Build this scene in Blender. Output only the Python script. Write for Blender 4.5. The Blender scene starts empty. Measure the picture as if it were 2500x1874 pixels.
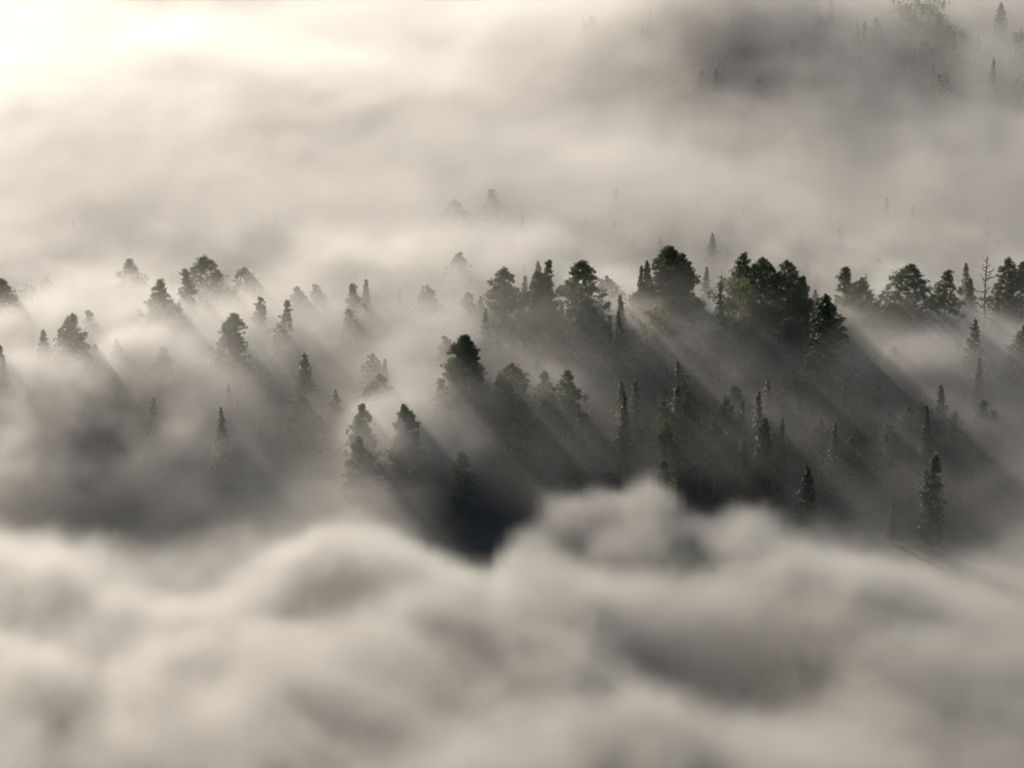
import bpy, math, random
import numpy as np
from mathutils import Vector

sc = bpy.context.scene
COL = sc.collection
rad = math.radians

# ------------------------------------------------------------------ camera
PITCH, FOV, CAM_Z = rad(18.0), rad(18.0), 170.0
cam = bpy.data.cameras.new('camera')
cam_o = bpy.data.objects.new('camera', cam)
COL.objects.link(cam_o)
cam.sensor_fit = 'HORIZONTAL'
cam.angle = FOV
cam.clip_start, cam.clip_end = 1.0, 20000.0
cam_o.location = (0, 0, CAM_Z)
cam_o.rotation_euler = (rad(90) - PITCH, 0, 0)
sc.camera = cam_o

# ------------------------------------------------------------------ sky and sun
SUN_EL, SUN_AZ = rad(17.5), rad(-30.0)          # low morning sun, behind the wood on the left
world = bpy.data.worlds.new('World')
sc.world = world
world.use_nodes = True
wn = world.node_tree
sky = wn.nodes.new('ShaderNodeTexSky')
sky.sky_type = 'NISHITA'
sky.sun_disc = False
sky.sun_elevation, sky.sun_rotation = SUN_EL, SUN_AZ
wn.links.new(sky.outputs[0], wn.nodes['Background'].inputs[0])
wn.nodes['Background'].inputs[1].default_value = 0.1
sun = bpy.data.lights.new('sun', 'SUN')
sun.energy = 5.0
sun.angle = rad(0.53)
sun.color = (1.0, 0.895, 0.75)
sun_o = bpy.data.objects.new('sun', sun)
COL.objects.link(sun_o)
to_sun = Vector((math.sin(SUN_AZ) * math.cos(SUN_EL), math.cos(SUN_AZ) * math.cos(SUN_EL), math.sin(SUN_EL)))
sun_o.rotation_euler = to_sun.to_track_quat('Z', 'Y').to_euler()

sc.view_settings.view_transform = 'Standard'
sc.view_settings.look = 'None'
sc.view_settings.gamma = 1.0
sc.view_settings.use_curve_mapping = False
sc.view_settings.exposure = 1.2
cy = sc.cycles
cy.use_denoising = True
cy.use_adaptive_sampling = True
cy.adaptive_threshold = 0.025
cy.volume_step_rate = 4.0
cy.volume_max_steps = 256
cy.volume_bounces = 0
cy.max_bounces = 6
cy.diffuse_bounces = 1
cy.glossy_bounces = 1
cy.transmission_bounces = 2
cy.transparent_max_bounces = 8

# ------------------------------------------------------------------ terrain and pixel helpers
def ground_z(x, y):
    """Height of the forest floor: flat, with a slope rising far behind on the right."""
    x = np.asarray(x, float); y = np.asarray(y, float)
    t = np.clip((y - 620.0) / 160.0, 0, None)
    rise = 0.13 * (y - 620.0) * np.clip(t, 0, 1) * (y > 620)
    e = np.clip((x + 25.0) / 120.0, 0, 1)
    rise = rise * (.12 + .88 * e * e * (3 - 2 * e))
    rise = np.where(rise > 60, 60 + 30 * np.tanh((rise - 60) / 60), rise)
    roll = 1.3 * np.sin(x / 31.0 + 0.7) * np.cos(y / 43.0) + 0.8 * np.sin(x / 13.0 + y / 19.0)
    return rise + roll * np.clip(1.5 - np.abs(y - 600) / 900, 0, 1)

TF = math.tan(FOV / 2)
def ray(px, py):
    """Direction from the camera through a pixel of the 2500 x 1874 photograph."""
    a, b = (px - 1250) / 1250 * TF, (937 - py) / 1250 * TF
    cp, sp = math.cos(PITCH), math.sin(PITCH)
    return np.array([a, cp + b * sp, -sp + b * cp])

def at(px, py, h):
    """World point on that line of sight that lies h metres above the forest floor, and metres per pixel there."""
    d = ray(px, py)
    z = h
    for _ in range(40):
        t = (z - CAM_Z) / d[2]
        p = d * t
        z = 0.5 * z + 0.5 * (float(ground_z(p[0], p[1])) + h)
    t = (z - CAM_Z) / d[2]
    p = d * t
    return p[0], p[1], t * 2 * TF / 2500

# ------------------------------------------------------------------ materials
def new_mat(name):
    m = bpy.data.materials.new(name)
    m.use_nodes = True
    m.node_tree.nodes.clear()
    return m, m.node_tree.nodes.new, m.node_tree.links.new

def foliage_mat(name, ca, cb, scale=1.3, trans=0.25):
    m, N, L = new_mat(name)
    out = N('ShaderNodeOutputMaterial')
    geo = N('ShaderNodeNewGeometry')
    no = N('ShaderNodeTexNoise'); no.inputs['Scale'].default_value = scale; no.inputs['Detail'].default_value = 3
    L(geo.outputs['Position'], no.inputs['Vector'])
    rp = N('ShaderNodeValToRGB')
    rp.color_ramp.elements[0].position, rp.color_ramp.elements[1].position = .3, .7
    rp.color_ramp.elements[0].color, rp.color_ramp.elements[1].color = (*ca, 1), (*cb, 1)
    L(no.outputs['Fac'], rp.inputs['Fac'])
    d = N('ShaderNodeBsdfPrincipled'); d.inputs['Roughness'].default_value = .65
    d.inputs['Specular IOR Level'].default_value = .25
    t = N('ShaderNodeBsdfTranslucent')
    L(rp.outputs[0], d.inputs['Base Color']); L(rp.outputs[0], t.inputs['Color'])
    mx = N('ShaderNodeMixShader'); mx.inputs[0].default_value = trans
    L(d.outputs[0], mx.inputs[1]); L(t.outputs[0], mx.inputs[2]); L(mx.outputs[0], out.inputs['Surface'])
    return m

def bark_mat(name, ca, cb):
    m, N, L = new_mat(name)
    out = N('ShaderNodeOutputMaterial')
    tc = N('ShaderNodeTexCoord'); mp = N('ShaderNodeMapping'); mp.inputs['Scale'].default_value = (5, 5, 1.2)
    no = N('ShaderNodeTexNoise'); no.inputs['Scale'].default_value = 2.0; no.inputs['Detail'].default_value = 5
    L(tc.outputs['Object'], mp.inputs['Vector']); L(mp.outputs[0], no.inputs['Vector'])
    rp = N('ShaderNodeValToRGB')
    rp.color_ramp.elements[0].position, rp.color_ramp.elements[1].position = .35, .68
    rp.color_ramp.elements[0].color, rp.color_ramp.elements[1].color = (*ca, 1), (*cb, 1)
    L(no.outputs['Fac'], rp.inputs['Fac'])
    d = N('ShaderNodeBsdfPrincipled'); d.inputs['Roughness'].default_value = .9
    L(rp.outputs[0], d.inputs['Base Color'])
    bp = N('ShaderNodeBump'); bp.inputs['Strength'].default_value = .5; bp.inputs['Distance'].default_value = .03
    L(no.outputs['Fac'], bp.inputs['Height']); L(bp.outputs[0], d.inputs['Normal'])
    L(d.outputs[0], out.inputs['Surface'])
    return m

M = {
    'pine': foliage_mat('pine_needles', (.050, .060, .028), (.090, .096, .042)),
    'spruce': foliage_mat('spruce_needles', (.022, .032, .017), (.044, .054, .027)),
    'birch': foliage_mat('birch_leaves', (.062, .072, .024), (.105, .108, .036), 1.0, .4),
    'rust': foliage_mat('withered_needles', (.070, .054, .034), (.105, .076, .046)),
    'far': foliage_mat('far_wood_foliage', (.040, .052, .022), (.110, .115, .035), .12),
    'shrub': foliage_mat('undergrowth_leaves', (.035, .048, .018), (.090, .090, .030), .25),
    'bark': bark_mat('pine_bark', (.07, .045, .03), (.16, .10, .065)),
    'grey': bark_mat('grey_bark', (.075, .068, .06), (.17, .15, .13)),
}
m, N, L = new_mat('forest_floor')
out = N('ShaderNodeOutputMaterial'); geo = N('ShaderNodeNewGeometry')
no = N('ShaderNodeTexNoise'); no.inputs['Scale'].default_value = .35; no.inputs['Detail'].default_value = 8
L(geo.outputs['Position'], no.inputs['Vector'])
rp = N('ShaderNodeValToRGB')
rp.color_ramp.elements[0].position, rp.color_ramp.elements[1].position = .35, .7
rp.color_ramp.elements[0].color, rp.color_ramp.elements[1].color = (.028, .032, .014, 1), (.070, .060, .030, 1)
L(no.outputs['Fac'], rp.inputs['Fac'])
d = N('ShaderNodeBsdfPrincipled'); d.inputs['Roughness'].default_value = .95
L(rp.outputs[0], d.inputs['Base Color'])
bp = N('ShaderNodeBump'); bp.inputs['Distance'].default_value = .5
L(no.outputs['Fac'], bp.inputs['Height']); L(bp.outputs[0], d.inputs['Normal'])
L(d.outputs[0], out.inputs['Surface'])
M['floor'] = m

# ------------------------------------------------------------------ ground
def mesh_obj(name, V, F, mat, parent=None, smooth=False):
    me = bpy.data.meshes.new(name)
    V = np.asarray(V, np.float32); F = np.asarray(F, np.int32)
    k = F.shape[1]
    me.vertices.add(len(V)); me.vertices.foreach_set('co', V.ravel())
    me.loops.add(F.size); me.loops.foreach_set('vertex_index', F.ravel())
    me.polygons.add(len(F)); me.polygons.foreach_set('loop_start', np.arange(0, F.size, k, dtype=np.int32))
    me.update(calc_edges=True)
    if smooth:
        me.polygons.foreach_set('use_smooth', np.ones(len(F), bool))
    me.materials.append(mat)
    o = bpy.data.objects.new(name, me)
    COL.objects.link(o)
    if parent is not None:
        o.parent = parent
    return o

def tag(o, label, cat=None, group=None, kind=None):
    o['label'] = label
    if cat: o['category'] = cat
    if group: o['group'] = group
    if kind: o['kind'] = kind

xs = np.unique(np.concatenate([np.linspace(-6000, -240, 24), np.linspace(-240, 240, 121), np.linspace(240, 6000, 24)]))
ys = np.unique(np.concatenate([np.linspace(-6000, 240, 24), np.linspace(240, 1000, 191), np.linspace(1000, 9000, 30)]))
GX, GY = np.meshgrid(xs, ys, indexing='ij')
GZ = ground_z(GX, GY)
idx = np.arange(GX.size).reshape(GX.shape)
F = np.stack([idx[:-1, :-1], idx[1:, :-1], idx[1:, 1:], idx[:-1, 1:]], -1).reshape(-1, 4)
g = mesh_obj('ground', np.stack([GX, GY, GZ], -1).reshape(-1, 3), F, M['floor'], smooth=True)
tag(g, 'dark mossy forest floor under the fog', kind='structure')

# ------------------------------------------------------------------ tree builders
class Geo:
    """Collects triangles (foliage) and tubes (wood)."""
    def __init__(s): s.V, s.F, s.n = [], [], 0
    def add(s, V, F):
        s.V.append(np.asarray(V, np.float32)); s.F.append(np.asarray(F, np.int32) + s.n); s.n += len(V)
    def tube(s, pts, rads, k=5):
        pts = np.asarray(pts, float); n = len(pts)
        tan = np.gradient(pts, axis=0); tan /= np.linalg.norm(tan, axis=1)[:, None] + 1e-9
        ref = np.where(np.abs(tan[:, 2:3]) > .9, np.array([[1., 0, 0]]), np.array([[0, 0, 1.]]))
        u = np.cross(tan, ref); u /= np.linalg.norm(u, axis=1)[:, None] + 1e-9
        w = np.cross(tan, u)
        a = np.arange(k) * 2 * np.pi / k
        V = pts[:, None] + np.asarray(rads)[:, None, None] * (u[:, None] * np.cos(a)[None, :, None] + w[:, None] * np.sin(a)[None, :, None])
        i = np.arange(n - 1)[:, None] * k; j = np.arange(k)[None]; j2 = (j + 1) % k
        q = np.stack([i + j, i + j2, i + k + j2, i + k + j], -1).reshape(-1, 4)
        T = np.concatenate([q[:, [0, 1, 2]], q[:, [0, 2, 3]]])
        s.add(V.reshape(-1, 3), T)
    def leaves(s, C, U, W):
        """Triangles: centres C, half axes U (long) and W (short)."""
        V = np.stack([C - U * .8 - W, C - U * .8 + W, C + U * 1.2], 1).reshape(-1, 3)
        s.add(V, np.arange(len(V)).reshape(-1, 3))
    def build(s, name, mat, parent):
        if not s.n: return None
        return mesh_obj(name, np.concatenate(s.V), np.concatenate(s.F), mat, parent)

def unit(rng, n):
    v = rng.normal(size=(n, 3)); return v / np.linalg.norm(v, axis=1)[:, None]

def tufts(geo, rng, P, r, per, size, flat=.6, up=.35):
    """Needle tufts: `per` small blades scattered round each point of P."""
    P = np.repeat(np.asarray(P), per, 0); n = len(P)
    off = unit(rng, n) * (rng.random((n, 1)) ** .45) * np.repeat(np.broadcast_to(np.asarray(r, float), (n // per,)), per)[:, None]
    off[:, 2] *= flat
    dirv = off + unit(rng, n) * .35 * np.mean(r); dirv[:, 2] += up * np.mean(r)
    dirv /= np.linalg.norm(dirv, axis=1)[:, None] + 1e-9
    side = np.cross(dirv, unit(rng, n)); side /= np.linalg.norm(side, axis=1)[:, None] + 1e-9
    ln = size * (.6 + .8 * rng.random((n, 1)))
    geo.leaves(P + off, dirv * ln, side * ln * .42)

def trunk_path(rng, h, lean, n=9, wob=.012):
    t = np.linspace(0, 1, n)
    wx, wy = np.cumsum(rng.normal(0, wob * h, n)) * t, np.cumsum(rng.normal(0, wob * h, n)) * t
    wx -= wx[-1] * t; wy -= wy[-1] * t
    return np.stack([wx + lean[0] * t ** 1.5, wy + lean[1] * t ** 1.5, t * h], 1)

def on(path, t):
    f = np.clip(t, 0, 1) * (len(path) - 1); i = min(int(f), len(path) - 2)
    return path[i] + (path[i + 1] - path[i]) * (f - i)

def pine(rng, h, R, cb=.45, p=1.6, q=.75, dens=1.0, lean=(0, 0), ragged=.25):
    """Scots pine: bare lower trunk, plates of tufted foliage on near-level limbs."""
    wood, leaf = Geo(), Geo()
    path = trunk_path(rng, h, lean)
    r0 = .012 * h + .05
    wood.tube(path, np.linspace(r0, .04, len(path)), 7)
    z = cb * h
    top = on(path, 1)
    lob = rng.uniform(0, 6.28, 3)
    P, RR = [], []
    for _ in range(rng.integers(2, 6)):        # dead stubs below the crown
        t = rng.uniform(.55 * cb, cb); b = on(path, t); a = rng.uniform(0, 6.28); l = rng.uniform(.6, 1.8)
        wood.tube([b, b + np.array([math.cos(a) * l, math.sin(a) * l, -.1 * l])], [.04, .012], 3)
    while z < h - .25:
        t = (z - cb * h) / (h - cb * h)
        p_ = min(p, 1.75)
        prof = R * max(.04, (1 - t ** p_)) ** max(q, .72) * (.62 + .38 * min(1, t / .22))
        nb = int(rng.integers(4, 7)) if t < .85 else 4
        a0 = rng.uniform(0, 6.28)
        for k in range(nb):
            if rng.random() < ragged * .55 and t < .8: continue
            a = a0 + k * 6.283 / nb + rng.normal(0, .25)
            l = prof * (1 + .22 * math.sin(a * 2 + lob[0] + z * .5) + .15 * math.sin(a * 3 + lob[1] - z * .9)) * rng.uniform(1 - ragged * 1.4, 1 + ragged * .55)
            l = max(l, .25)
            el = -.15 + .5 * t ** 1.3 + rng.normal(0, .2)
            b = on(path, z / h)
            s_ = np.linspace(0, 1, 5)
            dx, dy = math.cos(a), math.sin(a)
            bend = .22 * l * (1 - .8 * t)
            br = np.stack([b[0] + dx * l * s_ * math.cos(el), b[1] + dy * l * s_ * math.cos(el), b[2] + l * s_ * math.sin(el) + bend * s_ ** 2 - .08 * l * s_], 1)
            br[1:-1] += rng.normal(0, .05 * l, (3, 3))
            wood.tube(br, np.linspace(.022 * l + .02, .012, 5), 3)
            npt = max(2, int(l * 3.1 * dens))
            u = 1 - .66 * rng.random(npt) ** 1.2
            for ui in u:
                c = on(br, ui)
                sw = .30 * l * (1.15 - ui) + .2
                c = c + np.array([-dy, dx, 0]) * rng.normal(0, sw) + np.array([0, 0, rng.normal(.1, .24)])
                over = c[2] - (top[2] + .05 - 1.3 * math.hypot(c[0] - top[0], c[1] - top[1]))
                if over > 0: c[2] -= over * rng.uniform(.35, 1.0)
                P.append(c); RR.append(rng.uniform(.24, .55) * (.8 + .05 * R))
        z += rng.uniform(.34, .72) * (1.15 - .45 * t)
    for k in range(5):
        P.append(top + rng.normal(0, .08, 3) + np.array([0, 0, -.12 - .22 * k])); RR.append(.14 + .05 * k)
    tufts(leaf, rng, np.array(P), np.array(RR), 22, .165, .6)
    return wood, leaf

def spruce(rng, h, R, cb=.10, q=.9, dens=1.0, lean=(0, 0), ragged=.25):
    """Norway spruce: drooping whorls down to near the ground, pointed leader."""
    wood, leaf = Geo(), Geo()
    path = trunk_path(rng, h, lean, wob=.004)
    wood.tube(path, np.linspace(.011 * h + .04, .02, len(path)), 6)
    z = cb * h
    C, U, W = [], [], []
    lob = rng.uniform(0, 6.28, 2)
    while z < h - .12:
        t = (z - cb * h) / (h - cb * h)
        prof = R * (1 - t) ** q * min(1, .55 + t * 3) + .09
        nb = 6 if t < .7 else (5 if t < .92 else 4)
        a0 = rng.uniform(0, 6.28)
        for k in range(nb):
            if rng.random() < ragged * .35: continue
            a = a0 + k * 6.283 / nb + rng.normal(0, .2)
            l = prof * rng.uniform(1 - ragged * 1.3, 1 + ragged * .6) * (1 + .14 * math.sin(2 * a + lob[0] + z * .6))
            el = -.38 + .95 * t ** 2 + rng.normal(0, .08)
            b = on(path, z / h)
            s_ = np.linspace(0, 1, 4)
            d = np.array([math.cos(a), math.sin(a)])
            br = np.stack([b[0] + d[0] * l * s_, b[1] + d[1] * l * s_, b[2] + l * (math.tan(el) * s_ + .2 * s_ ** 2)], 1)
            wood.tube(br, np.linspace(.014 * l + .012, .008, 4), 3)
            n = max(5, int(l * 17 * dens))
            u = rng.random(n) ** .75
            f = u * 3; i = np.minimum(f.astype(int), 2)
            c = br[i] + (br[i + 1] - br[i]) * (f - i)[:, None]
            wd = (.10 + .30 * l * (1 - u * .75)) * rng.normal(0, .6, n)
            side = np.array([-d[1], d[0], 0])
            c = c + side * wd[:, None]
            c[:, 2] -= np.abs(rng.normal(0, .13, n)) + .25 * np.abs(wd)
            dv = np.stack([d[0] + side[0] * np.sign(wd) * .7, d[1] + side[1] * np.sign(wd) * .7, -.35 + rng.normal(0, .35, n)], 1)
            dv /= np.linalg.norm(dv, axis=1)[:, None]
            ln = (.24 * (.6 + .8 * rng.random((n, 1))))
            sd = np.cross(dv, unit(rng, n)); sd /= np.linalg.norm(sd, axis=1)[:, None] + 1e-9
            C.append(c); U.append(dv * ln); W.append(sd * ln * .45)
        z += rng.uniform(.26, .46) * (1.05 - .45 * t)
    top = on(path, 1)
    n = 10
    C.append(top + np.stack([rng.normal(0, .04, n), rng.normal(0, .04, n), -rng.random(n) * .8], 1))
    U.append(np.tile([0, 0, .2], (n, 1)) + rng.normal(0, .06, (n, 3))); W.append(rng.normal(0, .05, (n, 3)))
    leaf.leaves(np.concatenate(C), np.concatenate(U), np.concatenate(W))
    return wood, leaf

def birch(rng, h, R, cb=.3, dens=1.0, lean=(0, 0), ragged=.25):
    """Loose upright broadleaf: steep limbs, clouds of small leaves."""
    wood, leaf = Geo(), Geo()
    path = trunk_path(rng, h, lean)
    wood.tube(path, np.linspace(.009 * h + .03, .02, len(path)), 6)
    P, RR = [], []
    n = int(9 + h * 1.4)
    for k in range(n):
        t = cb + (1 - cb) * (k + rng.random()) / n
        s = (t - cb) / (1 - cb)
        l = R * math.sin(math.pi * min(1, .12 + s * .82)) ** .7 * rng.uniform(.6, 1.1) + .2
        a = k * 2.4 + rng.normal(0, .3); el = .55 + .35 * s
        b = on(path, t)
        e = b + np.array([math.cos(a) * l, math.sin(a) * l, l * math.tan(el) * .8])
        e[2] = min(e[2], h)
        mid = (b + e) / 2 + np.array([0, 0, .1 * l])
        wood.tube([b, mid, e], [.035, .02, .008], 3)
        for _ in range(max(3, int(l * 4 * dens))):
            u = rng.uniform(.35, 1.05)
            P.append(b + (e - b) * u + rng.normal(0, .32, 3) * (.5 + .2 * R)); RR.append(rng.uniform(.35, .65))
    tufts(leaf, rng, np.array(P), np.array(RR), 22, .15, .9, -.2)
    return wood, leaf

def base_point(px, py, h):
    x, y, s = at(px, py, h)
    return x, y, float(ground_z(x, y)), s

def tree_root(name, px, py, h, label, cat, group):
    x, y, z, s = base_point(px, py, h)
    e = bpy.data.objects.new(name, None)
    e.empty_display_size = .5
    COL.objects.link(e)
    e.location = (x, y, z - .15)
    tag(e, label, cat, group)
    return e, s

NAMES = {'p': ('pine_tree', 'pine tree'), 's': ('spruce_tree', 'spruce tree'), 'b': ('broadleaf_tree', 'broadleaf tree'), 'r': ('spruce_tree', 'spruce tree')}
def plant(i, kind, px, py, w, h, label, group, **kw):
    """kind, tip pixel, crown width in pixels, height in metres."""
    rng = np.random.default_rng(1000 + i)
    nm, cat = NAMES[kind]
    e, s = tree_root(nm, px, py, h, label, cat, group)
    R = max(h * .09, w * s * (1.02 if group == G_ROW else 1.05 if group == G_LEFT else .86)) if kind in 'pb' else max(h * (.08 if group == G_LOW else .105), w * s * (.72 if group == G_LOW else 1.0))
    fn = {'p': pine, 's': spruce, 'b': birch, 'r': spruce}[kind]
    wood, leaf = fn(rng, h, R, **kw)
    wood.build('trunk', M['bark'] if kind == 'p' else M['grey'], e)
    leaf.build('crown', M[{'p': 'pine', 's': 'spruce', 'b': 'birch', 'r': 'rust'}[kind]], e)
    e.rotation_euler.z = 0.0
    return e

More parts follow.
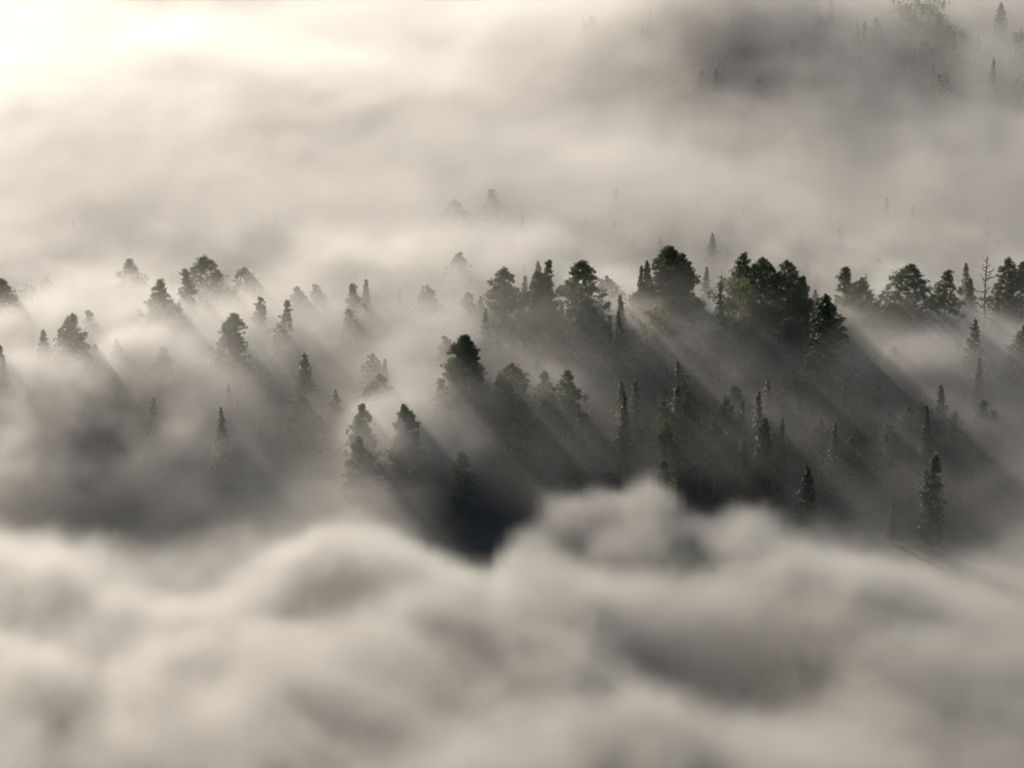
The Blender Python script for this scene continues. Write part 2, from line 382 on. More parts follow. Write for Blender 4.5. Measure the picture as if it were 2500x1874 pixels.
# ------------------------------------------------------------------ trees of the photograph
G_ROW = 'tall trees of the row standing above the fog'
G_LEFT = 'treetops poking out of the fog on the left'
G_MID = 'treetops in the middle of the fog'
G_LOW = 'trees in the shadowed hollow'
G_RIGHT = 'trees below the row on the right'
G_BACK = 'faint trees in the bright fog behind the row'
G_FAR = 'trees of the far slope'
D = dict
TREES = [
 # --- treetops on the left
 ('p', 3, 678, 62, 20, 'pine crown cut by the left edge, level with the small rounded faint tree', G_LEFT, D(cb=.35)),
 ('b', 63, 708, 46, 15.5, 'small rounded faint tree beside the pine cut by the left edge', G_LEFT, D()),
 ('p', 113, 676, 44, 13.2, 'ghostly crown above the small rounded faint tree, almost lost in fog', G_LEFT, D()),
 ('p', 318, 632, 70, 17, 'large pale pine crown left of the two dark crowns, half dissolved', G_LEFT, D(cb=.35, p=1.3, q=.9)),
 ('p', 391, 680, 84, 22.5, 'dark conical pine, darkest treetop of the left-hand fog', G_LEFT, D(cb=.38, p=1.1, q=.95, dens=1.3)),
 ('p', 450, 656, 62, 22, 'narrow dark treetop just above and right of the darkest conical one', G_LEFT, D(cb=.3, p=1.0, q=1.0, dens=1.3)),
 ('p', 498, 623, 74, 20.5, 'broad grey pine crown, highest treetop of the left half', G_LEFT, D(cb=.45, p=1.8, q=.7)),
 ('p', 595, 651, 56, 16.2, 'flat faint crown right of the highest left-hand pine', G_LEFT, D(cb=.5)),
 ('b', 561, 706, 42, 15.5, 'dim rounded crown in the shade below the flat faint crown', G_LEFT, D()),
 ('p', 635, 724, 34, 20, 'small dark treetop, left of the leaning pair', G_LEFT, D(cb=.4, p=1.2)),
 ('p', 677, 733, 30, 20, 'small treetop leaning to the right, second of the leaning pair', G_LEFT, D(cb=.45, p=1.2, lean=(1.6, 0))),
 ('p', 572, 763, 54, 21.5, 'dark round pine head standing alone above a long shadow', G_LEFT, D(cb=.45, p=2.2, q=.6, dens=1.3)),
 ('p', 176, 763, 54, 21.5, 'dark round-headed pine with a paler skirt, largest near the left edge', G_LEFT, D(cb=.4, p=2.0, q=.65, dens=1.2)),
 ('p', 217, 756, 50, 18, 'pale cone just behind the dark round-headed pine', G_LEFT, D(cb=.3, p=1.1, q=1.)),
 ('s', 105, 802, 48, 19.5, 'grey pointed treetop left of the dark round-headed pine', G_LEFT, D(cb=.3)),
 ('s', 284, 824, 52, 18.2, 'pale cone with a faint trailing shadow, right of the round-headed pine', G_LEFT, D(cb=.25)),
 ('p', 400, 844, 60, 18.2, 'pale two-tiered pine crown alone in the lower left fog', G_LEFT, D(cb=.3, p=1.2, q=.9)),
 ('s', 0, 840, 44, 21, 'dark spruce edge cut by the left border below the pines', G_LEFT, D(cb=.25)),
 ('s', 375, 968, 38, 14.8, 'barely visible tip below the pale two-tiered pine', G_LEFT, D()),
 ('s', 539, 991, 36, 17.2, 'lone pale spruce tip low in the left fog', G_LEFT, D(cb=.2)),
 ('s', 557, 935, 28, 15, 'barely visible tip above the lone pale spruce', G_LEFT, D()),
 ('s', 670, 816, 40, 16.5, 'pale spruce under the leaning pair of treetops', G_LEFT, D()),
 ('p', 300, 716, 64, 13.5, 'ghostly crown between the pale cone and the darkest conical pine', G_LEFT, D()),
 # --- left of centre, behind
 ('p', 726, 698, 56, 16.0, 'dim broad crown right of the leaning pair', G_MID, D(cb=.35)),
 ('p', 771, 693, 44, 15.5, 'faint ragged crown between the dim broad one and the dark-topped pine', G_MID, D(ragged=.4)),
 ('p', 859, 690, 84, 19.5, 'dark-topped pine with wide pale lower branches beside a slender spire', G_MID, D(cb=.35, p=.95, q=1.1)),
 ('s', 894, 680, 30, 19.5, 'slender spire touching the dark-topped pine', G_MID, D(q=.8)),
 ('p', 852, 754, 44, 16.2, 'pale crown below the dark-topped pine', G_MID, D(cb=.3)),
 ('p', 1121, 615, 54, 18.2, 'pale pine with a long bare trunk left of the tall row', G_BACK, D(cb=.62, p=1.6)),
 ('p', 1043, 695, 74, 17, 'broad pale crown left of the pale bare-trunked pine', G_BACK, D(cb=.3)),
 ('s', 975, 706, 26, 14.5, 'ghostly slender tip in the bright fog beside the broad pale crown', G_BACK, D()),
 ('p', 1145, 712, 52, 16.0, 'grey crown at the foot of the pale bare-trunked pine', G_BACK, D(cb=.3)),
 ('p', 1086, 816, 38, 20.5, 'small light pine head touching the big black tree', G_MID, D(cb=.5, p=2)),
 ('p', 1134, 814, 98, 25.5, 'big black dense tree in the centre of the fog', G_MID, D(cb=.3, p=1.35, q=.75, dens=2.0, ragged=.15)),
 ('p', 1078, 922, 86, 21.0, 'sharp layered pine with a visible trunk below the big black tree', G_MID, D(cb=.42, p=.95, q=1.1, dens=.9, ragged=.3)),
 ('p', 909, 862, 56, 18, 'soft rounded crown above the lacy branching pine', G_MID, D(cb=.4, p=2)),
 ('s', 940, 872, 34, 18, 'slim grey spire beside the soft rounded crown', G_MID, D()),
 ('p', 927, 910, 88, 21.5, 'lacy pine with open sideways branches above two dark crowns', G_MID, D(cb=.45, p=2.4, q=.55, dens=.75, ragged=.5)),
 ('p', 884, 983, 74, 21.5, 'dark crown, left one of the two below the lacy pine', G_MID, D(cb=.3, p=1.2, q=.85, dens=1.5)),
 ('p', 985, 985, 80, 22.5, 'dark crown with a long black shadow, right one below the lacy pine', G_MID, D(cb=.25, p=1.2, q=.85, dens=1.7)),
 ('s', 743, 859, 62, 18.0, 'dim triangular tree in the bluish shadow left of centre', G_MID, D(cb=.2)),
 ('s', 819, 948, 50, 17.6, 'dim pointed tree right of the broad shadowed crown', G_MID, D(cb=.2)),
 ('p', 741, 963, 62, 17.6, 'broad shadowed crown below the dim triangular tree', G_MID, D(cb=.3)),
 ('p', 875, 1062, 52, 18.5, 'low dark crown at the foot of the two dark ones', G_MID, D(cb=.3, dens=1.4)),
 ('p', 1161, 1000, 52, 16.5, 'pale crown right below the sharp layered pine', G_LOW, D(cb=.35)),
 ('p', 1250, 1046, 56, 17.6, 'dim olive crown in the middle of the hollow', G_LOW, D(cb=.3)),
 ('p', 1128, 1099, 42, 18.4, 'lone olive tip above the dark blue gap', G_LOW, D(cb=.3)),
 ('p', 1293, 1074, 44, 17.2, 'dim low crown right of the middle olive one', G_LOW, D(cb=.3)),
 # --- the three pines of the hollow rim
 ('p', 1250, 882, 92, 21.0, 'broad spreading pine, first of the three above the hollow', G_MID, D(cb=.52, p=1.8, q=.75, dens=1.1)),
 ('p', 1329, 905, 54, 19.6, 'paler middle pine of the three above the hollow', G_MID, D(cb=.45, p=1.2, q=.9)),
 ('p', 1387, 902, 76, 22.0, 'dark crisp pine on a bare trunk, last of the three above the hollow', G_MID, D(cb=.58, p=1.1, q=.95, dens=1.0, ragged=.4)),
 ('p', 1349, 958, 60, 19.2, 'dark rounded crown under the middle pine of the three', G_LOW, D(cb=.3, p=2.2, dens=1.5)),
 # --- the tall row
 ('p', 1231, 650, 90, 23, 'full dark pine, first tree of the tall row', G_ROW, D(cb=.3, p=1.35, q=.8, dens=1.3)),
 ('p', 1313, 661, 66, 23.5, 'green-tinged pine shoulder touching the conical one', G_ROW, D(cb=.25, p=1.5, q=.7, dens=1.5)),
 ('p', 1341, 635, 78, 25, 'conical pine, second peak of the tall row', G_ROW, D(cb=.25, p=.95, q=1.0, dens=1.6)),
 ('p', 1420, 633, 88, 25.5, 'dome-topped pine with gaps showing its trunk, third peak of the row', G_ROW, D(cb=.42, p=2.2, q=.6, dens=1.15, ragged=.35)),
 ('p', 1437, 745, 104, 20, 'black lower tree at the foot of the dome-topped pine', G_ROW, D(cb=.15, p=1.4, q=.7, dens=1.8)),
 ('p', 1482, 671, 76, 17.3, 'pale flat spreading crown behind the dome-topped pine', G_BACK, D(cb=.6, p=2.5, q=.5, ragged=.45)),
 ('s', 1566, 646, 34, 23, 'thin side spire leaning on the slim double-tipped tree', G_ROW, D(q=.9)),
 ('s', 1580, 633, 56, 23.6, 'slim double-tipped tree left of the tallest pine', G_ROW, D(q=.8, dens=1.2)),
 ('p', 1636, 598, 96, 26.5, 'tallest and darkest pine of the row, standing highest of all', G_ROW, D(cb=.35, p=1.4, q=.72, dens=1.6, ragged=.2)),
 ('p', 1664, 616, 66, 26, 'right shoulder crown of the tallest pine', G_ROW, D(cb=.35, p=1.2, q=.8, dens=1.5)),
 ('p', 1560, 706, 84, 19, 'pale broad crown below the slim double-tipped tree', G_ROW, D(cb=.3, p=1.8)),
 ('p', 1700, 725, 84, 19, 'hazy crown on the right below the tallest pine', G_ROW, D(cb=.3, p=1.3)),
 ('s', 1760, 681, 26, 23, 'thin sapling spire left of the yellow-green tree', G_ROW, D(ragged=.6, dens=.6)),
 ('p', 1817, 616, 82, 26, 'dark pine behind the yellow-green tree', G_ROW, D(cb=.35, p=1.2, q=.85, dens=1.3)),
 ('b', 1793, 690, 70, 23, 'yellow-green leafy tree in front of the dark pines of the row', G_ROW, D(cb=.15)),
 ('p', 1863, 625, 78, 26, 'dark pine with a straight trunk, middle of the row\'s right-hand trio', G_ROW, D(cb=.45, p=1.5, q=.75, dens=1.2)),
 ('p', 1923, 633, 88, 25.5, 'wide pine with a visible trunk, last of the row\'s right-hand trio', G_ROW, D(cb=.5, p=1.5, q=.75, dens=1.1)),
 ('p', 1960, 675, 70, 23.5, 'drooping crown on the right flank of the trio', G_ROW, D(cb=.25, p=1.2, q=.85, dens=1.3)),
 ('p', 1845, 740, 100, 20, 'dark undergrowth tree filling the foot of the right-hand trio', G_ROW, D(cb=.15, p=1.6, q=.7, dens=1.6)),
 ('s', 2017, 716, 112, 26.0, 'jet black full spruce in front of the row', G_ROW, D(cb=.1, q=.75, dens=1.5)),
 ('p', 2065, 650, 56, 22.5, 'grey-green pine behind the jet black spruce', G_ROW, D(cb=.4, p=1.3, q=.85)),
 ('p', 2104, 675, 70, 22, 'lower bushy pine next to the bare crooked top', G_ROW, D(cb=.4, p=1.9, q=.7)),
 ('p', 2223, 641, 92, 25, 'broad round-headed pine standing apart on the right, sky-lit gaps in its crown', G_ROW, D(cb=.52, p=2.2, q=.6, dens=1.1, ragged=.3)),
 ('p', 2185, 735, 90, 20, 'dark bushy tree under the broad round-headed pine', G_ROW, D(cb=.15, p=1.8, q=.7, dens=1.4)),
 ('p', 2317, 655, 76, 23.5, 'conical grey pine on a bare trunk right of the round-headed one', G_ROW, D(cb=.48, p=1.05, q=.9)),
 ('s', 2369, 675, 56, 20, 'pale spruce between the conical pine and the bare dead tree', G_ROW, D(cb=.2)),
 ('p', 2463, 628, 56, 24.5, 'slender pine on a long bare trunk right of the dead tree', G_ROW, D(cb=.6, p=1.2, q=.8)),
 ('p', 2500, 636, 72, 24.5, 'dark pine cut by the right edge beside the slender one', G_ROW, D(cb=.4)),
 # --- right side below the row
 ('s', 2371, 776, 62, 22.5, 'dark ragged spruce with a bent tip below the dead tree', G_RIGHT, D(cb=.15, lean=(.7, 0), ragged=.45)),
 ('s', 2391, 869, 26, 20.0, 'very thin dark spruce below the ragged bent-tipped one', G_RIGHT, D(dens=1.2)),
 ('s', 2500, 792, 104, 23.5, 'dark drooping spruce cut by the right edge', G_RIGHT, D(cb=.1, q=.8, dens=1.2)),
 ('s', 2298, 937, 52, 20.5, 'grey-green spruce above the small dark one on the right', G_RIGHT, D(cb=.15, ragged=.4)),
 ('s', 2263, 986, 34, 20.8, 'small dark pointed spruce in lit fog, lower right', G_RIGHT, D(dens=1.6)),
 ('s', 2331, 1001, 24, 18.2, 'faint thin tip right of the small dark pointed spruce', G_RIGHT, D()),
 ('s', 2430, 998, 44, 17.8, 'faint cone near the right edge in the pale fog', G_RIGHT, D()),
 ('r', 1875, 922, 46, 18.0, 'reddish-brown withered cone beside a green one', G_RIGHT, D()),
 ('s', 1914, 907, 40, 18.0, 'faint green cone beside the reddish-brown one', G_RIGHT, D()),
 ('p', 1972, 864, 36, 18.5, 'small dark round tuft under the right-hand trio', G_RIGHT, D(cb=.4, p=2.4)),
 ('p', 2185, 842, 38, 17.6, 'small dark round tuft below the round-headed pine', G_RIGHT, D(cb=.4, p=2.4)),
 ('p', 2115, 925, 52, 17.2, 'dim greenish crown between the two lower spruce groups', G_RIGHT, D(cb=.3)),
 ('b', 2012, 948, 60, 16.8, 'dim green leafy crown right of the faint green cone', G_RIGHT, D()),
 ('p', 2284, 1106, 46, 19.0, 'low dark crown at the right end of the hollow', G_RIGHT, D(cb=.1, dens=1.4)),
 ('p', 2340, 830, 60, 18.5, 'dark bushy crown left of the very thin dark spruce', G_RIGHT, D(cb=.2, dens=1.4)),
 # --- middle below the row and the shadowed hollow
 ('s', 1510, 756, 34, 20.0, 'dark thin spruce right below the dome-topped pine', G_RIGHT, D(dens=1.3)),
 ('s', 1488, 765, 28, 19.5, 'smaller dark spruce touching the dark thin one', G_RIGHT, D(dens=1.2)),
 ('b', 1595, 762, 66, 18.0, 'hazy olive leafy tree below the tallest pine', G_RIGHT, D()),
 ('b', 1621, 739, 44, 18.4, 'small olive leafy top above the hazy olive tree', G_RIGHT, D()),
 ('p', 1482, 834, 46, 21.5, 'blunt dark head casting the longest shadow streak in the middle', G_LOW, D(cb=.2, p=1.4, q=.7, dens=1.7)),
 ('p', 1576, 855, 42, 18.2, 'faint olive crown right of the blunt dark head', G_LOW, D(cb=.35)),
 ('s', 1649, 945, 54, 22.0, 'dark spire at the head of the black shadow', G_LOW, D(q=.7, dens=1.6, cb=.05)),
 ('s', 1701, 887, 30, 17.8, 'faint thin spruce above the dark spire', G_LOW, D()),
 ('p', 1794, 938, 60, 18.6, 'grey ragged crown right of the dark spire', G_LOW, D(cb=.35, ragged=.4)),
 ('p', 1628, 1024, 54, 19.5, 'dark low crown touching the dark spire', G_LOW, D(cb=.2, dens=1.5)),
 ('r', 1502, 965, 32, 17.0, 'tiny brownish shrub-like tip in the middle of the hollow', G_LOW, D(ragged=.5)),
 ('s', 1866, 1018, 66, 23.0, 'black spruce with the darkest shadow, above the rolling fog bank', G_LOW, D(q=.7, dens=1.7, cb=.05)),
 ('p', 1617, 1119, 42, 20.0, 'round dark bush right at the edge of the rolling fog bank', G_LOW, D(cb=.2, p=2.4, dens=1.6)),
 ('s', 1816, 1067, 48, 20.0, 'short dark spruce left of the black one', G_LOW, D(q=.8, dens=1.4, cb=.05)),
 ('s', 1972, 1132, 56, 20.0, 'low dark spruce at the end of the darkest shadow', G_LOW, D(q=.8, dens=1.4, cb=.05)),
 # --- faint trees behind the row
 ('s', 1505, 457, 40, 12.6, 'ghostly pale spruce alone in the bright fog above the row', G_BACK, D()),
 ('p', 1199, 460, 44, 14.5, 'ghostly pine top above and left of the row', G_BACK, D(cb=.4)),
 ('s', 1739, 565, 44, 15.0, 'ghostly spruce in the gap between the tallest pine and the trio', G_BACK, D()),
 ('p', 1110, 485, 66, 14.0, 'blurred broad crown left of the ghostly pine top', G_BACK, D()),
 # --- the far slope, those one can pick out
 ('s', 2445, 4, 46, 22.0, 'dark spruce in the top right corner of the far wood', G_FAR, D(dens=1.2)),
 ('b', 1640, 52, 64, 18.5, 'yellowish leafy tree glowing on the far slope', G_FAR, D()),
 ('b', 2255, 8, 80, 21.0, 'yellow-green leafy tree at the top of the far wood', G_FAR, D()),
 ('s', 1964, 48, 40, 19.0, 'dim spruce at the left end of the dark far wood', G_FAR, D()),
 ('s', 1796, 78, 36, 18.0, 'pale thin spruce between the yellowish tree and the far wood', G_FAR, D()),
 ('s', 1545, 70, 36, 18.0, 'pale thin spruce left of the yellowish tree on the far slope', G_FAR, D()),
]
for i, (kind, px, py, w, h, label, grp, kw) in enumerate(TREES):
    if py > 790: h -= 2.5
    if grp == G_LOW: h -= 5.0 if kind == 's' else 3.5
    if grp in (G_MID, G_RIGHT) and py > 900: h -= 2.5
    if grp == G_FAR: h -= 3.0
    if kind in 'sr' and h < 19 and grp not in (G_LOW, G_FAR): h += 1.6
    if kind == 'p' and h < 18 and py > 620: h += 1.2
    plant(i, kind, px, py, w, h, label, grp, **kw)

# ------------------------------------------------------------------ bare dead trees: every limb is a part
def dead_tree(px, py, h, w, seed, label, nb, t0, lean=(0, 0)):
    rng = np.random.default_rng(seed)
    e, s = tree_root('dead_tree', px, py, h, label, 'dead tree', None)
    wood = Geo(); path = trunk_path(rng, h, lean, 12, .006)
    wood.tube(path, np.linspace(.014 * h, .05, 12), 7)
    wood.build('trunk', M['grey'], e)
    R = w * s * .5
    for k in range(nb):
        u = (k + rng.random() * .6) / nb
        t = t0 + (.985 - t0) * u
        l = R * (1.12 - .95 * u ** 1.8) * rng.choice([.3, .55, .8, 1.0, 1.2]) * rng.uniform(.8, 1.1)
        a = k * 2.4 + rng.normal(0, .7); el = -.08 + .65 * u ** 1.6 + rng.normal(0, .24)
        b = on(path, t); d = np.array([math.cos(a), math.sin(a), 0])
        G = Geo(); s_ = np.linspace(0, 1, 6)
        br = b + d * (l * s_ * math.cos(el))[:, None] + np.array([0, 0, 1.]) * (l * (s_ * math.sin(el) + .18 * s_ ** 2 - .12 * np.sin(s_ * 3.1)))[:, None]
        br[1:] += rng.normal(0, .035 * l, (5, 3))
        G.tube(br, np.linspace(.09 + .015 * l, .035, 6), 4)
        for _ in range(max(3, int(l * 3.2))):
            v = rng.uniform(.3, .95); c = on(br, v); tl = l * rng.uniform(.16, .38) * (1.2 - v * .6)
            q = d * rng.uniform(.2, 1) + np.array([-d[1], d[0], 0]) * rng.choice([-1, 1]) * rng.uniform(.4, 1.2) + np.array([0, 0, rng.uniform(-.1, .7)])
            q /= np.linalg.norm(q)
            m_ = c + q * tl * .5 + rng.normal(0, .05 * tl, 3)
            G.tube([c, m_, c + q * tl + np.array([0, 0, .1 * tl])], [.05, .04, .028], 3)
        G.build('branch', M['grey'], e)
dead_tree(2410, 620, 25.0, 92, 71, 'bare dead tree with spreading leafless branches, tall on the right', 46, .42)
dead_tree(2127, 665, 22.5, 40, 72, 'bare crooked treetop beside the lower bushy pine', 12, .62, (-.9, 0))


# ------------------------------------------------------------------ the far wood (one blurred mass) and undergrowth
rng = np.random.default_rng(5)
far = Geo(); farw = Geo()
protos = []
for k in range(8):
    r_ = np.random.default_rng(300 + k)
    fn, kw = ((spruce, D(dens=.7)), (pine, D(cb=.35, dens=1.0)), (birch, D(dens=1.2)))[(0, 1, 0, 1, 2, 0, 1, 2)[k]]
    protos.append(fn(r_, 18 + k % 3 * 2, 2.2 + .25 * (k % 4), **kw))
for px, py, n, sx, sy in ((2150, 60, 46, 240, 70), (1800, 120, 26, 240, 90), (1560, 100, 14, 150, 80), (2380, 130, 16, 110, 70)):
    for _ in range(n):
        x, y, _s = at(px + rng.uniform(-sx, sx), py + rng.uniform(-sy, sy), 17)
        z = float(ground_z(x, y)); a = rng.uniform(0, 6.28); c, s = math.cos(a), math.sin(a); k = rng.uniform(.6, .95)
        Rm = np.array([[c, -s, 0], [s, c, 0], [0, 0, 1]]) * k
        w_, l_ = protos[rng.integers(8)]
        for src, dst in ((w_, farw), (l_, far)):
            dst.add(np.concatenate(src.V) @ Rm.T + np.array([x, y, z - .2]), np.concatenate(src.F))
fo = far.build('far_wood', M['far'], None)
tag(fo, 'mixed wood on the far slope, blurred together by fog', 'forest', kind='stuff')
fw = farw.build('trunk', M['grey'], fo)

# the lower storey of the forest, drowned in the fog: one mass that dims the light between the tall trees
und, undw = Geo(), Geo()
n = 0
while n < 520:
    x, y = rng.uniform(-112, 112), rng.uniform(424, 600)
    if n > 360: x, y = rng.uniform(-5, 112), rng.uniform(462, 512)
    if n > 470: x, y = rng.uniform(-8, 118), rng.uniform(500, 532)
    if y < 446 or (x < 5 and y < 470): continue
    z = float(ground_z(x, y)); a = rng.uniform(0, 6.28); c, s = math.cos(a), math.sin(a)
    tall = x > -5 and 462 < y < 512
    hh = rng.uniform(15, 19) if n > 470 else rng.uniform(11.5, 16) if tall else rng.uniform(8, 12.5) * (1.06 if x > 0 and y > 465 else .85)
    k = hh / 20.0
    Rm = np.array([[c * 1.25, -s * 1.25, 0], [s * 1.25, c * 1.25, 0], [0, 0, 1]]) * k
    w_, l_ = protos[(0, 1, 2, 3, 5, 6)[rng.integers(6)]]
    for src, dst in ((w_, undw), (l_, und)):
        dst.add(np.concatenate(src.V) @ Rm.T + np.array([x, y, z - .2]), np.concatenate(src.F))
    n += 1
uo = und.build('undergrowth', M['shrub'], None)
tag(uo, 'lower storey of young trees drowned in fog between the tall ones', 'undergrowth', kind='stuff')
undw.build('trunk', M['grey'], uo)

# ------------------------------------------------------------------ fog
def noise3(x, y, z, seed):
    T = np.random.default_rng(seed).random((64, 64, 64)).astype(np.float32)
    xi, yi, zi = np.floor(x).astype(np.int32), np.floor(y).astype(np.int32), np.floor(z).astype(np.int32)
    fx, fy, fz = x - xi, y - yi, z - zi
    fx, fy, fz = (f * f * f * (f * (f * 6 - 15) + 10) for f in (fx, fy, fz))
    x0, y0, z0 = xi & 63, yi & 63, zi & 63
    x1, y1, z1 = (xi + 1) & 63, (yi + 1) & 63, (zi + 1) & 63
    def lx(b, c): return T[x0, b, c] * (1 - fx) + T[x1, b, c] * fx
    a = lx(y0, z0) * (1 - fy) + lx(y1, z0) * fy
    b = lx(y0, z1) * (1 - fy) + lx(y1, z1) * fy
    return a * (1 - fz) + b * fz

def fbm(x, y, z, seed, octv=4, gain=.5):
    t = np.zeros(np.broadcast(x, y, z).shape, np.float32); a, tot = 1.0, 0.0
    for k in range(octv):
        f = 2.03 ** k
        t += a * noise3(x * f + 7.1 * k, y * f + 3.7 * k, z * f + 5.3 * k, seed + k); tot += a; a *= gain
    return t / tot * 2 - 1

MN, MX = (-175.0, 262.0, -3.0), (175.0, 905.0, 51.0)
NX, NY, NZ = 251, 383, 44
ax, ay, az = (np.linspace(a, b, n, dtype=np.float32) for a, b, n in zip(MN, MX, (NX, NY, NZ)))
X2, Y2 = np.meshgrid(ax, ay, indexing='ij')
G2 = ground_z(X2, Y2).astype(np.float32)

# the front of the foreground bank, traced on the ground as (pixel x, pixel y) of its crest
FRONT = [(-700, 1290), (0, 1290), (250, 1330), (450, 1420), (620, 1370), (800, 1300), (950, 1300), (1080, 1370), (1190, 1460), (1250, 1330),
         (1330, 1205), (1420, 1180), (1600, 1175), (1700, 1210), (1850, 1230), (2000, 1295), (2150, 1340), (2350, 1390), (2500, 1420), (3200, 1480)]
fp = sorted(at(a, b, 15)[:2] for a, b in [(a, b + 28) for a, b in FRONT])
YB = np.interp(X2, [q[0] for q in fp], [q[1] for q in fp]) + 13 * fbm(X2 / 13, Y2 / 22, X2 * 0 + 2.5, 77, 4, .6)
def sstep(t):
    t = np.clip(t, 0, 1); return t * t * (3 - 2 * t)
BANK = sstep((YB - Y2) / np.where(X2 < 0, 30, 18) + .5)                 # 1 in the foreground bank
FAR = sstep((Y2 - 528) / 60)                      # 1 behind the tall row
H = 15.5 + 3.5 * sstep((Y2 - 440) / 75) + BANK * 2 + FAR * 2.5
LR = math.log(.09) + BANK * .4 - FAR * .25
H += BANK * np.clip(425 - Y2, 0, 110) * (.05 + .06 * sstep(.5 - X2 / 60))      # bank top tilted up towards the camera so it catches more sun
H -= .045 * np.clip(Y2 - 560, 0, 250) * sstep(.6 - X2 / 70)                      # far-left top sloped back towards the sun to brighten it
SOFT = 4.5 + BANK * 3 + FAR * 6.5
# each entry: pixel of the patch's middle, half sizes in pixels, change of fog-top height (m), change of log density
PATCHES = [
 #  px    py    rx   ry   dH   dL
 (   0,  200, 750, 300,  3,  .6),   # bright thick fog, upper left
 (1000,  200, 500, 200,  3,  .4),
 (2250,   50, 430, 120,  7, -.1),   # thinner over the far wood
 (1650,  100, 280, 130, 11,  .2),
 ( 180,  960, 330,  70, 3, .6),   # pale left
 (1000,  740, 160,  60,  1.5, .2),
 (1250, 1010, 240,  60,  .5, -.3),  # grey middle
 ( 930, 1070, 120,  50,  5, .9),
 (1360,  770, 260,  50, -2, -.5),
 (1930,  770, 260,  50, -2, -.6),
 (1180, 1260, 150,  80, -6, -2.6),  # the hollow
 (1800, 1110, 340, 100, -4, -3.0),
 (1480, 1080, 200,  80, -2, -1.4),
 ( 760, 1120, 300,  90, -2, -1.4),
 ( 690, 1000, 150,  80, -5, -2.6),  # fog thinned here to stand in for the left treetops' cast shadow
 ( 320, 1240, 360,  70, -4, -2.0),
 (2300, 1210, 300, 110, -4, -3.0),
 (1680,  970, 240,  70, -1, -2.2),
 (1450, 1400, 120,  35, -3, -.9),  # dip standing in for the shaded underside of the puffs
 (1800, 1690, 240, 110, -8, -1.9),  # dips in the foreground bank
 ( 820, 1560, 150,  60, -5, -1.0),
]
for px, py, rx, ry, dH, dL in PATCHES:
    x, y, s = at(px, py, 12)
    g_ = np.exp(-.5 * (((X2 - x) / (rx * s * .75)) ** 2 + ((Y2 - y) / (ry * s * .75 / math.sin(PITCH))) ** 2))
    H += dH * g_; LR += dL * g_
H += (2.4 + 1.2 * BANK - 2.4 * FAR) * fbm(X2 / 22, Y2 / 34, X2 * 0 + .5, 11, 5, .58) + (4.0 - 2.9 * sstep(.6 - X2 / 70)) * FAR * fbm(X2 / 21, Y2 / 75, X2 * 0 + 3.5, 13, 4, .55)
X3, Y3, Z3 = X2[:, :, None], Y2[:, :, None], (az[None, None, :] - (G2 - .65 * np.clip(G2 - 3, 0, None))[:, :, None])
O = np.zeros((NX, NY, NZ), np.float32)
n2 = fbm(X3 / 34 + O, Y3 / 42 + O, az[None, None, :] / 14 + O, 41, 2)
n1 = fbm(X3 / 15 + .55 * n2, Y3 / 26 - .45 * n2, az[None, None, :] / 8 + .35 * n2, 23, 5, .66)
rho = np.exp(LR)[:, :, None] * sstep((H[:, :, None] - Z3 + (5 - 3 * FAR[:, :, None] + .6 * BANK[:, :, None]) * n1) / SOFT[:, :, None]) * np.clip(1 + (.9 * n1 + .8 * n2) * (1 + .1 * BANK[:, :, None] - .6 * FAR[:, :, None]), .1, 3)
VEIL = (.013 - .003 * sstep(X2 / 40)) * np.exp(-.5 * ((Y2 - 490) / 32) ** 2) + .005 * FAR
rho += VEIL[:, :, None] * sstep((H[:, :, None] + 10 - Z3 + 5 * n1) / 12.0) * (1 - BANK)[:, :, None] * np.clip(1 + n1 + n2, 0, 3)   # thin veil above the banks

# rounded puffs rolling up along the front of the foreground bank: pixel, height, radius (m), density
PUFFS = [
 (1390, 1260, 11, 6, .09), (1470, 1240, 12, 5.5, .10), (1590, 1240, 12, 6.5, .10), (1680, 1290, 11, 6, .08), (1800, 1330, 12, 7, .08),
 (1300, 1330, 10, 5.5, .06), (1530, 1330, 12, 7, .07),
 (840, 1370, 13, 7, .09), (930, 1390, 13, 6.5, .09), (1020, 1450, 12, 7, .07), (740, 1420, 12, 6, .06), (1960, 1420, 12, 8, .07),
 (640, 1640, 14, 9, .06), (520, 1780, 14, 9, .07), (1500, 1810, 14, 8, .07), (1330, 1700, 13, 8, .06),
 (2200, 1500, 12, 9, .06), (250, 1560, 13, 10, .07), (1130, 1620, 12, 8, .06), (2080, 1560, 13, 9, .06),
]
for px, py, h, r, dn in PUFFS:
    x, y, s = at(px, py, h); z = h + float(ground_z(x, y))
    q = np.sqrt(((X3 - x) / (r * 1.25)) ** 2 + ((Y3 - y) / (r * 1.5)) ** 2 + ((az[None, None, :] - z) / (r * .75)) ** 2)
    rho += 1.5 * dn * sstep((1.0 - q + .6 * n1) / .6)
# fade out towards the edges of the modelled air so that no wall of fog shows
edge = np.minimum.reduce([(X2 - MN[0]) / 12, (MX[0] - X2) / 12, (Y2 - MN[1]) / 10, (MX[1] - Y2) / 20])
rho *= np.clip(edge, 0, 1)[:, :, None]
rho *= (Z3 > -2.5)
rho[rho < .0008] = 0

me = bpy.data.meshes.new('fog')
me.vertices.add(rho.size)
co = np.empty((rho.size, 3), np.float32)
co[:, 0], co[:, 1], co[:, 2] = (np.broadcast_to(a, rho.shape).ravel() for a in (ax[:, None, None], ay[None, :, None], az[None, None, :]))
me.vertices.foreach_set('co', co.ravel())
me.attributes.new('fog_density', 'FLOAT', 'POINT').data.foreach_set('value', rho.astype(np.float32).ravel())
fog = bpy.data.objects.new('fog', me)
COL.objects.link(fog)
tag(fog, 'low morning fog rolling through the forest in lit banks', 'fog', kind='stuff')

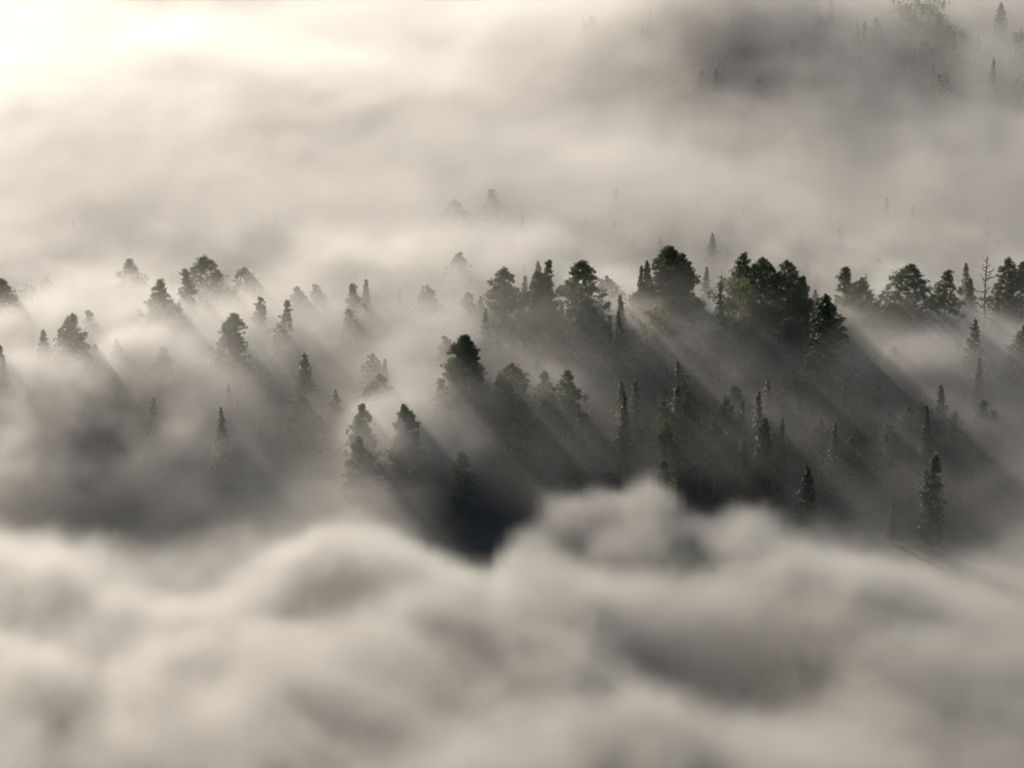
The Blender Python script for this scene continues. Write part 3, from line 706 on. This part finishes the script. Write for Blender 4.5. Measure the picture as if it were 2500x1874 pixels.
fm, N, L = new_mat('fog')
pv = N('ShaderNodeVolumePrincipled')
L(pv.outputs[0], N('ShaderNodeOutputMaterial').inputs['Volume'])
pv.inputs['Color'].default_value = (.97, .97, .97, 1)
pv.inputs['Density'].default_value = 1.0
pv.inputs['Anisotropy'].default_value = .82
me.materials.append(fm)

ng = bpy.data.node_groups.new('fog_grid', 'GeometryNodeTree')
ng.interface.new_socket('Geometry', in_out='INPUT', socket_type='NodeSocketGeometry')
ng.interface.new_socket('Geometry', in_out='OUTPUT', socket_type='NodeSocketGeometry')
N, L = ng.nodes.new, ng.links.new
gi, go = N('NodeGroupInput'), N('NodeGroupOutput')
vc, sm = N('GeometryNodeVolumeCube'), N('GeometryNodeSetMaterial')
vc.inputs['Min'].default_value, vc.inputs['Max'].default_value = MN, MX
for k, v in zip('XYZ', (NX, NY, NZ)): vc.inputs['Resolution ' + k].default_value = v
def vm(op, a, b):
    n = N('ShaderNodeVectorMath'); n.operation = op; L(a, n.inputs[0]); n.inputs[1].default_value = b; return n.outputs[0]
p = vm('MULTIPLY', vm('SUBTRACT', N('GeometryNodeInputPosition').outputs[0], MN), [(n - 1) / (b - a) for n, a, b in zip((NX, NY, NZ), MN, MX)])
sep = N('ShaderNodeSeparateXYZ'); L(p, sep.inputs[0])
ii = []
for k in range(3):
    c = N('FunctionNodeFloatToInt'); c.rounding_mode = 'ROUND'; L(sep.outputs[k], c.inputs[0]); ii.append(c.outputs[0])
def im(op, a, b):
    n = N('FunctionNodeIntegerMath'); n.operation = op
    for j, v in enumerate((a, b)):
        if isinstance(v, int): n.inputs[j].default_value = v
        else: L(v, n.inputs[j])
    return n.outputs[0]
ix = im('ADD', im('MULTIPLY', im('ADD', im('MULTIPLY', ii[0], NY), ii[1]), NZ), ii[2])
si = N('GeometryNodeSampleIndex'); si.data_type = 'FLOAT'; si.domain = 'POINT'
na = N('GeometryNodeInputNamedAttribute'); na.data_type = 'FLOAT'; na.inputs['Name'].default_value = 'fog_density'
L(gi.outputs[0], si.inputs['Geometry']); L(na.outputs['Attribute'], si.inputs['Value']); L(ix, si.inputs['Index'])
L(si.outputs[0], vc.inputs['Density']); L(vc.outputs[0], sm.inputs['Geometry']); L(sm.outputs[0], go.inputs[0])
sm.inputs['Material'].default_value = fm
md = fog.modifiers.new('fog_grid', 'NODES'); md.node_group = ng
